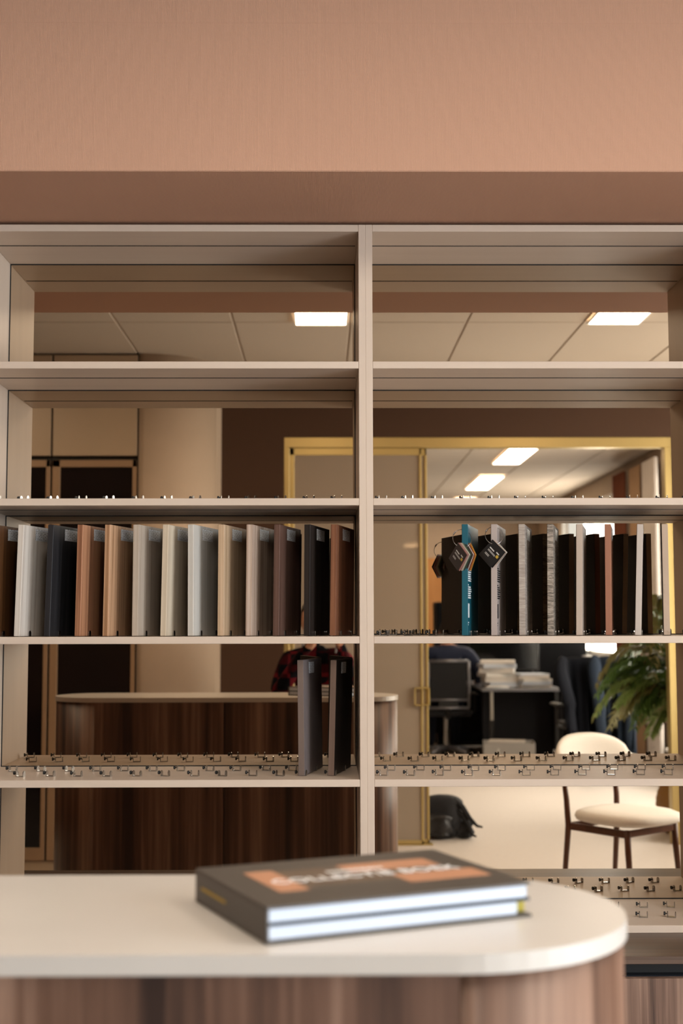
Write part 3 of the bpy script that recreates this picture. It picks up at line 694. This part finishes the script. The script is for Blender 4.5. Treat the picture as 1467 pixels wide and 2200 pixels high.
# ------------------------------------------------------------------ cream dining chair
RZC = math.atan2(.288, .227)-PI/2      # chair faces local +Y
dc = thing('dining_chair', 'dining chair with cream upholstered seat and back on slim dark wood legs', 'chair', (1.44, -2.47, 0), RZC); dc.scale = (.93, .93, 1.05)
bm = bmesh.new(); n_ = 36
rows = []
for sc, z in ((.0, .412), (.80, .408), (.97, .418), (1.0, .432), (.97, .450), (.85, .462), (.5, .467), (0., .468)):
    rows.append([bm.verts.new((.245*sc*math.copysign(abs(math.cos(2*PI*k/n_))**.72, math.cos(2*PI*k/n_)), .035+.245*sc*math.copysign(abs(math.sin(2*PI*k/n_))**.72, math.sin(2*PI*k/n_)), z)) for k in range(n_)])
for A_, B_2 in zip(rows, rows[1:]):
    for k in range(n_): bm.faces.new((A_[k], A_[(k+1) % n_], B_2[(k+1) % n_], B_2[k]))
bmesh.ops.remove_doubles(bm, verts=bm.verts, dist=1e-5)
from_bm('seat', bm, FABRIC, dc, True)
bm = bmesh.new(); nu, nv = 24, 10; gr = []
for side in (0, 1):
    g_ = []
    for i in range(nu+1):
        a = -1+2*i/nu; row = []
        for j in range(nv+1):
            b_ = -1+2*j/nv; wz = .105*math.sqrt(max(0, 1-abs(a)**2.6))
            th_ = .020*math.sqrt(max(0, 1-abs(a)**4))*math.sqrt(max(0, 1-b_**4))
            row.append(bm.verts.new((.295*a, -.245+.085*a*a-.03*b_ + (th_ if side else -th_), .685+wz*b_)))
        g_.append(row)
    for i in range(nu):
        for j in range(nv): bm.faces.new((g_[i][j], g_[i+1][j], g_[i+1][j+1], g_[i][j+1]) if side else (g_[i][j], g_[i][j+1], g_[i+1][j+1], g_[i+1][j]))
bmesh.ops.remove_doubles(bm, verts=bm.verts, dist=1e-4)
from_bm('backrest', bm, FABRIC, dc, True)
for sx in (-1, 1):
    bm = bmesh.new(); add_tube(bm, [(sx*.205, -.235, 0), (sx*.195, -.195, .38), (sx*.20, -.20, .50), (sx*.205, -.225, .68)], [.012, .016, .015, .011], 12); from_bm('leg', bm, DARKWOOD, dc, True)
    bm = bmesh.new(); add_tube(bm, [(sx*.200, .215, 0), (sx*.190, .185, .30), (sx*.188, .180, .40)], [.012, .016, .017], 12); from_bm('leg', bm, DARKWOOD, dc, True)
    box('side_rail', sx*.190-.009, sx*.190+.009, -.19, .18, .365, .398, DARKWOOD, dc, .004, local=True)
for y in (-.19, .18): box('cross_rail', -.185, .185, y-.009, y+.009, .368, .398, DARKWOOD, dc, .004, local=True)

# ------------------------------------------------------------------ office chair
def office_chair(label, loc, rz, grp='office chairs'):
    t = thing('office_chair', label, 'chair', loc, rz, grp)      # faces local +Y
    box('seat', -.24, .24, -.22, .25, .43, .50, BLACKF, t, .03, 3, local=True)
    b = box('backrest', -.185, .185, -.275, -.245, .60, .97, BLACKF, t, .012, 2, local=True)
    bm = bmesh.new()
    for sx in (-1, 1): add_tube(bm, [(sx*.20, -.27, .52), (sx*.205, -.275, .75), (sx*.20, -.275, .985)], .015, 8)
    add_tube(bm, [(-.20, -.275, .985), (.20, -.275, .985)], .015, 8); add_tube(bm, [(-.20, -.27, .60), (.20, -.27, .60)], .014, 8); add_tube(bm, [(-.20, -.27, .52), (.20, -.27, .52)], .014, 8)
    from_bm('back_frame', bm, GREYM, t, True)
    bm = bmesh.new(); add_box(bm, -.10, .10, -.262, -.248, .52, .60, .004); add_tube(bm, [(0, -.26, .53), (0, -.20, .42), (0, 0, .41)], .02, 8); from_bm('back_stem', bm, BLACKP, t)
    bm = bmesh.new(); add_cyl(bm, (0, 0, .10), (0, 0, .43), .026, .03, 16); from_bm('gas_column', bm, CHROME, t)
    for k in range(5):
        a = 2*PI*k/5+.3; bm = bmesh.new(); add_tube(bm, [(0, 0, .11), (.16*math.cos(a), .16*math.sin(a), .10), (.30*math.cos(a), .30*math.sin(a), .075)], [.026, .022, .016], 8)
        g = from_bm('base_leg', bm, GREYM, t, True)
        bm = bmesh.new(); c = Vector((.30*math.cos(a), .30*math.sin(a), .03)); q = Vector((-math.sin(a), math.cos(a), 0)); add_cyl(bm, c-q*.022, c+q*.022, .029, seg=16); from_bm('caster', bm, BLACKP, g, False)
    for sx in (-1, 1):
        bm = bmesh.new(); add_tube(bm, [(sx*.22, 0, .45), (sx*.29, 0, .47), (sx*.29, 0, .64)], .014, 8); add_box(bm, sx*.29-.035, sx*.29+.035, -.12, .13, .64, .665, .01, 2); from_bm('armrest', bm, BLACKP, t)
    return t
office_chair('black office chair with grey frame carrying the seated man', (1.27, -9.55, 0), PI)
# seated man in navy
SX, SY = 1.29, -9.60
sm = thing('person', 'person in dark navy jacket sitting at the desk, back turned', 'person', (SX, SY, 0))
n = {'pelvis': (V(0, .06, .60), (.165, .12)), 'waist': (V(0, .06, .74), (.16, .12)), 'chest': (V(0, .05, .93), (.20, .13)), 'collar': (V(0, .05, 1.09), (.14, .09)), 'neck': (V(0, .02, 1.15), .058), 'skull': (V(0, .01, 1.22), .055),
     'shl': (V(.215, .05, 1.05), .085), 'ell': (V(.345, -.04, .82), .068), 'wrl': (V(.34, -.32, .755), .032),
     'shr': (V(-.215, .05, 1.05), .085), 'elr': (V(-.28, -.12, .80), .060), 'wrr': (V(-.12, -.38, .755), .032),
     'hpl': (V(.11, .02, .585), .10), 'knl': (V(.13, -.42, .555), .072), 'anl': (V(.13, -.62, .10), .046), 'tol': (V(.14, -.78, .045), .036),
     'hpr': (V(-.11, .02, .585), .10), 'knr': (V(-.13, -.42, .555), .072), 'anr': (V(-.13, -.55, .10), .046), 'tor': (V(-.14, -.71, .045), .036)}
hand(n, e2 := [('pelvis', 'waist'), ('waist', 'chest'), ('chest', 'collar'), ('collar', 'neck'), ('neck', 'skull'), ('collar', 'shl'), ('shl', 'ell'), ('ell', 'wrl'), ('collar', 'shr'), ('shr', 'elr'), ('elr', 'wrr'), ('pelvis', 'hpl'), ('hpl', 'knl'), ('knl', 'anl'), ('anl', 'tol'), ('pelvis', 'hpr'), ('hpr', 'knr'), ('knr', 'anr'), ('anr', 'tor')], 1, 'wrl', (0, 0, -1), (.1, -1, -.05), (-.6, -.6, 0), .35, 'L')
hand(n, e2, -1, 'wrr', (0, 0, -1), (.2, -1, -.05), (.6, -.6, 0), .35, 'R')
def pick2(c, near):
    if near in ('neck', 'skull') or near[0] in 'LR': return 1
    if near in ('tol', 'tor'): return 3
    return 2 if near[:2] in ('kn', 'hp', 'an') else 0
skin_body('body', n, e2, 'pelvis', sm, [NAVY, SKIN, mat('navy_trousers', (.010, .014, .03), .9), mat('grey_shoe', (.35, .33, .32), .6)], pick2)
head(sm, (SX, SY-.005, 1.27), (0, -1, 0), HAIR)

# ------------------------------------------------------------------ desk, papers, cabinets in the office
dk = thing('desk', 'grey office desk covered with papers behind the brass glass front', 'desk', (1.75, -10.3, 0))
box('desk_top', .55, 2.36, -10.75, -9.95, .70, .725, GREYM, dk, .003)
box('desk_wing', 1.56, 2.36, -9.95, -8.95, .70, .725, GREYM, dk, .003)
for x, y in ((1.66, -9.02), (2.30, -9.02), (.62, -10.68), (2.30, -10.68)): box('leg', x-.018, x+.018, y-.018, y+.018, 0, .70, BLACKP, dk, .002)
box('lit_leg_part', 1.645, 1.675, -9.0, -8.97, .42, .70, mat('lit_leg_metal', (.42, .40, .36), .4, .5), dk, .002)  # lit upper part of the desk leg, put in pale; the rest painted dark
box('modesty_panel', .60, 2.34, -10.72, -10.70, .15, .70, BLACKF, dk, .002)
box('modesty_panel', 1.62, 2.33, -9.42, -9.40, .03, .70, BLACKF, dk, .002)
box('modesty_panel', 2.335, 2.355, -10.68, -9.0, .10, .70, BLACKF, dk, .002)
def stack(label, x, y, z, sheets, wx, wy, colr, cat='papers', nm='paper_stack'):
    t = thing(nm, label, cat, (x, y, z), 0, 'papers in the office'); zz = 0
    for k, h in enumerate(sheets):
        o = box('sheaf', -wx/2, wx/2, -wy/2, wy/2, 0, h, colr[k % len(colr)], t, .002, local=True)
        o.location = (random.uniform(-.03, .03), random.uniform(-.02, .02), zz+.0002); o.rotation_euler = (0, 0, R(random.uniform(-14, 14))); zz += h+.0004
PG = mat('printed_paper', (.72, .68, .64), .8); PK = mat('kraft_paper', (.42, .28, .17), .8)
stack('tall pile of white folders at the left of the desk', 1.78, -9.35, .7255, [.05, .05, .04, .05, .04, .035], .34, .26, [PAPER, PG, WHITE, PG])
stack('low pile of loose papers at the right of the desk', 2.12, -9.25, .7255, [.03, .03, .025, .03, .02], .30, .24, [PG, PAPER, WHITE])
stack('thin sheaf of papers at the front edge of the desk', 1.70, -9.05, .7255, [.012, .01], .22, .15, [PAPER, WHITE])
stack('brown folder lying at the right end of the desk', 2.22, -9.62, .7255, [.02], .18, .2, [PK], 'folder', 'folder')
mo = thing('monitor', 'wide black monitor standing on the office desk', 'monitor', (1.95, -10.25, .7255))
box('foot', -.13, .13, -.09, .09, 0, .012, BLACKP, mo, .003, local=True); box('neck', -.03, .03, -.02, .02, .012, .20, BLACKP, mo, .003, local=True)
sc_ = box('screen', -.38, .38, .02, .055, .13, .58, BLACKP, mo, .006, local=True); box('display', -.365, .365, -.0 + .0555, .0565, .145, .565, DARKGLASS, sc_, 0, local=True)
bc = thing('tall_cabinet', 'tall black office cabinet behind the desk', 'cabinet', (2.05, -11.4, 0))
box('carcass', 1.30, 2.98, -11.40, -10.90, 0, 1.60, BLACKF, bc, .004)
for k in range(3):
    x0 = 1.305+.558*k; d_ = box('door', x0, x0+.554, -10.90, -10.88, .05, 1.595, mat('black_laminate', (.005, .005, .006), .9, spec=.1), bc, .002); box('handle', x0+.50, x0+.515, -10.88, -10.865, .8, 1.0, GREYM, d_, .002)
tag(box('notice_sheet', 1.74, 1.93, -10.8795, -10.8780, .98, 1.25, WHITE, None, 0), 'white notice sheet on the black office cabinet door', 'notice')
bx = thing('waste_paper_box', 'grey plastic crate of papers on the floor beside the desk', 'crate', (1.78, -8.70, 0), .1)
bm = bmesh.new(); x_, y_, h_ = .24, .18, .24
for q in ((-x_, x_, -y_, y_, 0, .01), (-x_, -x_+.008, -y_, y_, .01, h_), (x_-.008, x_, -y_, y_, .01, h_), (-x_+.008, x_-.008, -y_, -y_+.008, .01, h_), (-x_+.008, x_-.008, y_-.008, y_, .01, h_)): add_box(bm, *q)
from_bm('crate_body', bm, mat('pale_grey_plastic', (.50, .49, .48), .5), bx)
stack('white papers heaped in the grey crate', 1.78, -8.70, .0105, [.06]*4, .34, .24, [PG, PAPER, WHITE])
tag(box('storage_box', 2.02, 2.42, -8.62, -8.32, .001, .10, WHITE, None, .006, 2), 'low white box on the floor between crate and draped chair', 'box')
# door in the far wall
fd_ = struct(box('door_1', 1.15, 1.95, YF+.001, YF+.045, 0, 2.25, wood('orange_beech', [(.40, .17, .04), (.55, .26, .08)], 'Z', 40, 2, .45), None, .002))
box('door_handle', 1.22, 1.34, YF+.045, YF+.085, 1.02, 1.045, CHROME, fd_, .004)
# ------------------------------------------------------------------ jackets over a chair
office_chair('black office chair hidden under the draped dark jackets', (2.36, -7.75, 0), R(174))
def drape(label, x, y, z, wdt, length, rz, m, seed, sleeves=True):
    t = thing('jacket', label, 'jacket', (x, y, z), rz, 'dark jackets over the chair back'); rnd = random.Random(seed)
    ph_ = [rnd.uniform(0, 6.28) for _ in range(5)]
    bm = bmesh.new(); nu, nv = 40, 24; rows = []
    for j in range(nv+1):
        s = -.35+1.35*j/nv       # over the chair back: negative = far side
        row = []
        for i in range(nu+1):
            a = -1+2*i/nu
            drop = abs(s)**1.15*length*(1+.10*math.sin(3*a+ph_[0])+.10*a*a) if s > 0 else abs(s)*length
            yy = (.035+.05*abs(s)) if s > 0 else -.05-.03*abs(s)
            if abs(s) < .08: yy = s*.5
            fold = .042*min(1, abs(s)*2)*(math.sin(9*a+ph_[1])+.6*math.sin(15*a+ph_[2]))
            row.append(bm.verts.new((a*wdt/2*(1-.10*max(0, s)), yy+fold, -drop-.035*a*a*a*a)))
        rows.append(row)
    for A_, B_2 in zip(rows, rows[1:]):
        for i in range(nu): bm.faces.new((A_[i], A_[i+1], B_2[i+1], B_2[i]))
    bmesh.ops.solidify(bm, geom=bm.faces[:], thickness=.006)
    from_bm('jacket_body', bm, m, t, True)
    if sleeves:
        for sx in (-1, 1):
            bm = bmesh.new(); l2 = length*rnd.uniform(.85, 1.05)
            kk = 16; pts_ = [Vector((sx*wdt*(.44+.10*math.sin(PI*min(1, u_*1.6))-.10*u_)+.012*math.sin(9*u_+ph_[3]), .03+.09*min(1, u_*3)+.012*math.sin(11*u_+ph_[4]), -.015-l2*u_)) for u_ in [i_/kk for i_ in range(kk+1)]]
            add_tube(bm, pts_, [(.030+.034*math.sin(PI*min(.5, u_*3)))*(1-.30*u_)*(1+.05*math.sin(23*u_+ph_[2]+sx)) for u_ in [i_/kk for i_ in range(kk+1)]], 14)
            for v in bm.verts: v.co.y = .07+(v.co.y-.07)*.62
            from_bm('sleeve', bm, m, t, True)
    return t
JK = mat('charcoal_blue_cloth', (.006, .007, .011), .85, bump=(60, .2, .002), spec=.15); JK2 = mat('slate_blue_cloth', (.014, .021, .034), .85, bump=(60, .2, .002), spec=.15)
drape('charcoal jacket draped over the chair back, with hanging sleeves', 2.28, -7.44, 1.085, .46, .74, R(-4), JK, 3)
drape('slate blue jacket draped on top of the charcoal one, nearest the palm', 2.50, -7.36, 1.095, .34, .78, R(6), JK2, 8)
# ------------------------------------------------------------------ palm in a rattan basket
pl = thing('potted_palm', 'tall green palm in a woven rattan basket at the glass front', 'plant', (2.42, -4.82, 0))
RATT = mat('rattan', (.30, .15, .035), .6, bump=(120, .4, .002))
bm = bmesh.new(); prof = []
for k in range(19):
    z = .36*k/18; prof.append((.165+.055*math.sin(PI*k/18)+(.004 if k % 2 else 0), z))
add_lathe(bm, prof+[(.15, .355), (.15, .30)], 40)
from_bm('basket', bm, RATT, pl, True)
bm = bmesh.new()
for k in range(4):
    a = 1.5*k; add_tube(bm, [(.03*math.cos(a), .03*math.sin(a), .29), (.06*math.cos(a), .06*math.sin(a), .8), (.09*math.cos(a), .09*math.sin(a), 1.15)], [.014, .012, .009], 8)
from_bm('canes', bm, mat('palm_cane', (.14, .13, .05), .6), pl, True)
LEAFM = [mat('palm_green', (.11, .21, .05), .4), mat('palm_light_green', (.28, .40, .13), .4), mat('palm_olive', (.29, .28, .11), .45)]
rnd = random.Random(5)
for k in range(34):
    az = PI*1.02 + (k % 17-8)*.20 + rnd.uniform(-.12, .12); reach = rnd.uniform(.30, .58); z0 = rnd.uniform(.74, 1.12); rise = rnd.uniform(.12, .55)
    if k % 5 == 0: rise, z0, reach = rnd.uniform(.75, 1.15), rnd.uniform(1.0, 1.2), rnd.uniform(.22, .40)
    d = Vector((math.cos(az), math.sin(az), 0)); pts = []
    if d.y > .2: d.y *= .3                               # fronds lean away from the glass front
    if d.x > .3: reach *= .62
    for j in range(15):
        s = j/14; pts.append(Vector((.06*d.x, .06*d.y, z0)) + d*reach*s + Vector((0, 0, rise*(s-.95*s*s*s) - .14*s*s)))
    bm = bmesh.new(); add_tube(bm, pts, [.006*(1-.8*j/14) for j in range(15)], 6)
    for j in range(2, 15):
        tdir = (pts[j]-pts[j-1]).normalized(); sd = tdir.cross(Vector((0, 0, 1))).normalized()
        for sgn in (-1, 1):
            for h in (0, .5):
                p = pts[j-1].lerp(pts[j], h); ln = .18*math.sin(PI*(.12+.8*j/15))*rnd.uniform(.8, 1.1)
                q = (tdir*.6+sd*sgn*.8+Vector((0, 0, rnd.uniform(-.15, .25)))).normalized(); wv = q.cross(Vector((0, 0, 1))).normalized()*.0095
                m1_ = p+q*ln*.45+Vector((0, 0, .006)); e_ = p+q*ln-Vector((0, 0, .05*ln/.2))
                a_, b2, c_, d2_ = bm.verts.new(p), bm.verts.new(m1_+wv), bm.verts.new(e_), bm.verts.new(m1_-wv)
                bm.faces.new((a_, b2, c_)); bm.faces.new((a_, c_, d2_))
    from_bm('frond', bm, LEAFM[k % 3], pl)
# ------------------------------------------------------------------ curtains along the office window wall
def curtain(label, y0, y1, m, x=2.90):
    bm = bmesh.new(); nn = 60; fr_, bk_ = [], []
    for i in range(nn+1):
        s = i/nn; y = y0+(y1-y0)*s; xx = x+.022*math.sin(s*2*PI*max(3, round(abs(y1-y0)/.09)))
        fr_.append([bm.verts.new((xx, y, z)) for z in (.02, 1.4, 2.80)]); bk_.append([bm.verts.new((xx+.003, y, z)) for z in (.02, 1.4, 2.80)])
    for i in range(nn):
        for j in range(2):
            bm.faces.new((fr_[i][j], fr_[i+1][j], fr_[i+1][j+1], fr_[i][j+1])); bm.faces.new((bk_[i][j], bk_[i][j+1], bk_[i+1][j+1], bk_[i+1][j]))
    return tag(from_bm('curtain', bm, m, None, True), label, 'curtain', 'curtains along the office windows')
curtain('rust brown curtain at the office windows', -8.95, -8.45, mat('rust_curtain', (.16, .045, .018), .9), 2.88)
curtain('tan curtain between the rust and white ones', -8.35, -7.95, mat('tan_curtain', (.42, .27, .16), .9))
curtain('white curtain at the office windows, nearest the glass front', -7.85, -7.35, mat('white_curtain', (.72, .66, .62), .9))
# ------------------------------------------------------------------ backpack on the floor behind the glass front
bp_ = thing('backpack', 'black backpack slumped on the floor behind the brass glass front', 'backpack', (.80, -4.66, 0), R(8))
def blob(name, c, s, m, par, pw=.6):
    bm = bmesh.new(); bmesh.ops.create_uvsphere(bm, u_segments=24, v_segments=16, radius=1)
    for v in bm.verts:
        q = v.co; v.co = Vector(c)+Vector([math.copysign(abs(t)**pw, t)*k for t, k in zip(q, s)])+Vector((.012*math.sin(9*q.z+q.x*4), .008*math.sin(7*q.x), 0))
    return from_bm(name, bm, m, par, True)
blob('bag_body', (-.02, 0, .135), (.13, .10, .134), BLACKF, bp_); blob('front_pocket', (-.04, .10, .09), (.085, .045, .075), mat('black_nylon', (.012, .012, .014), .4), bp_); blob('bottle_pocket', (.115, .03, .06), (.06, .05, .056), BLACKF, bp_)
for k in range(2):
    bm = bmesh.new(); add_tube(bm, [(.05, .05, .245-.06*k), (.11, .07, .20-.05*k), (.155, .09, .135-.06*k), (.20-.03*k, .10, .09-.055*k), (.235-.04*k, .11, .085-.06*k)], [.020, .019, .015, .010, .006], 8); from_bm('strap', bm, BLACKF, bp_, True)
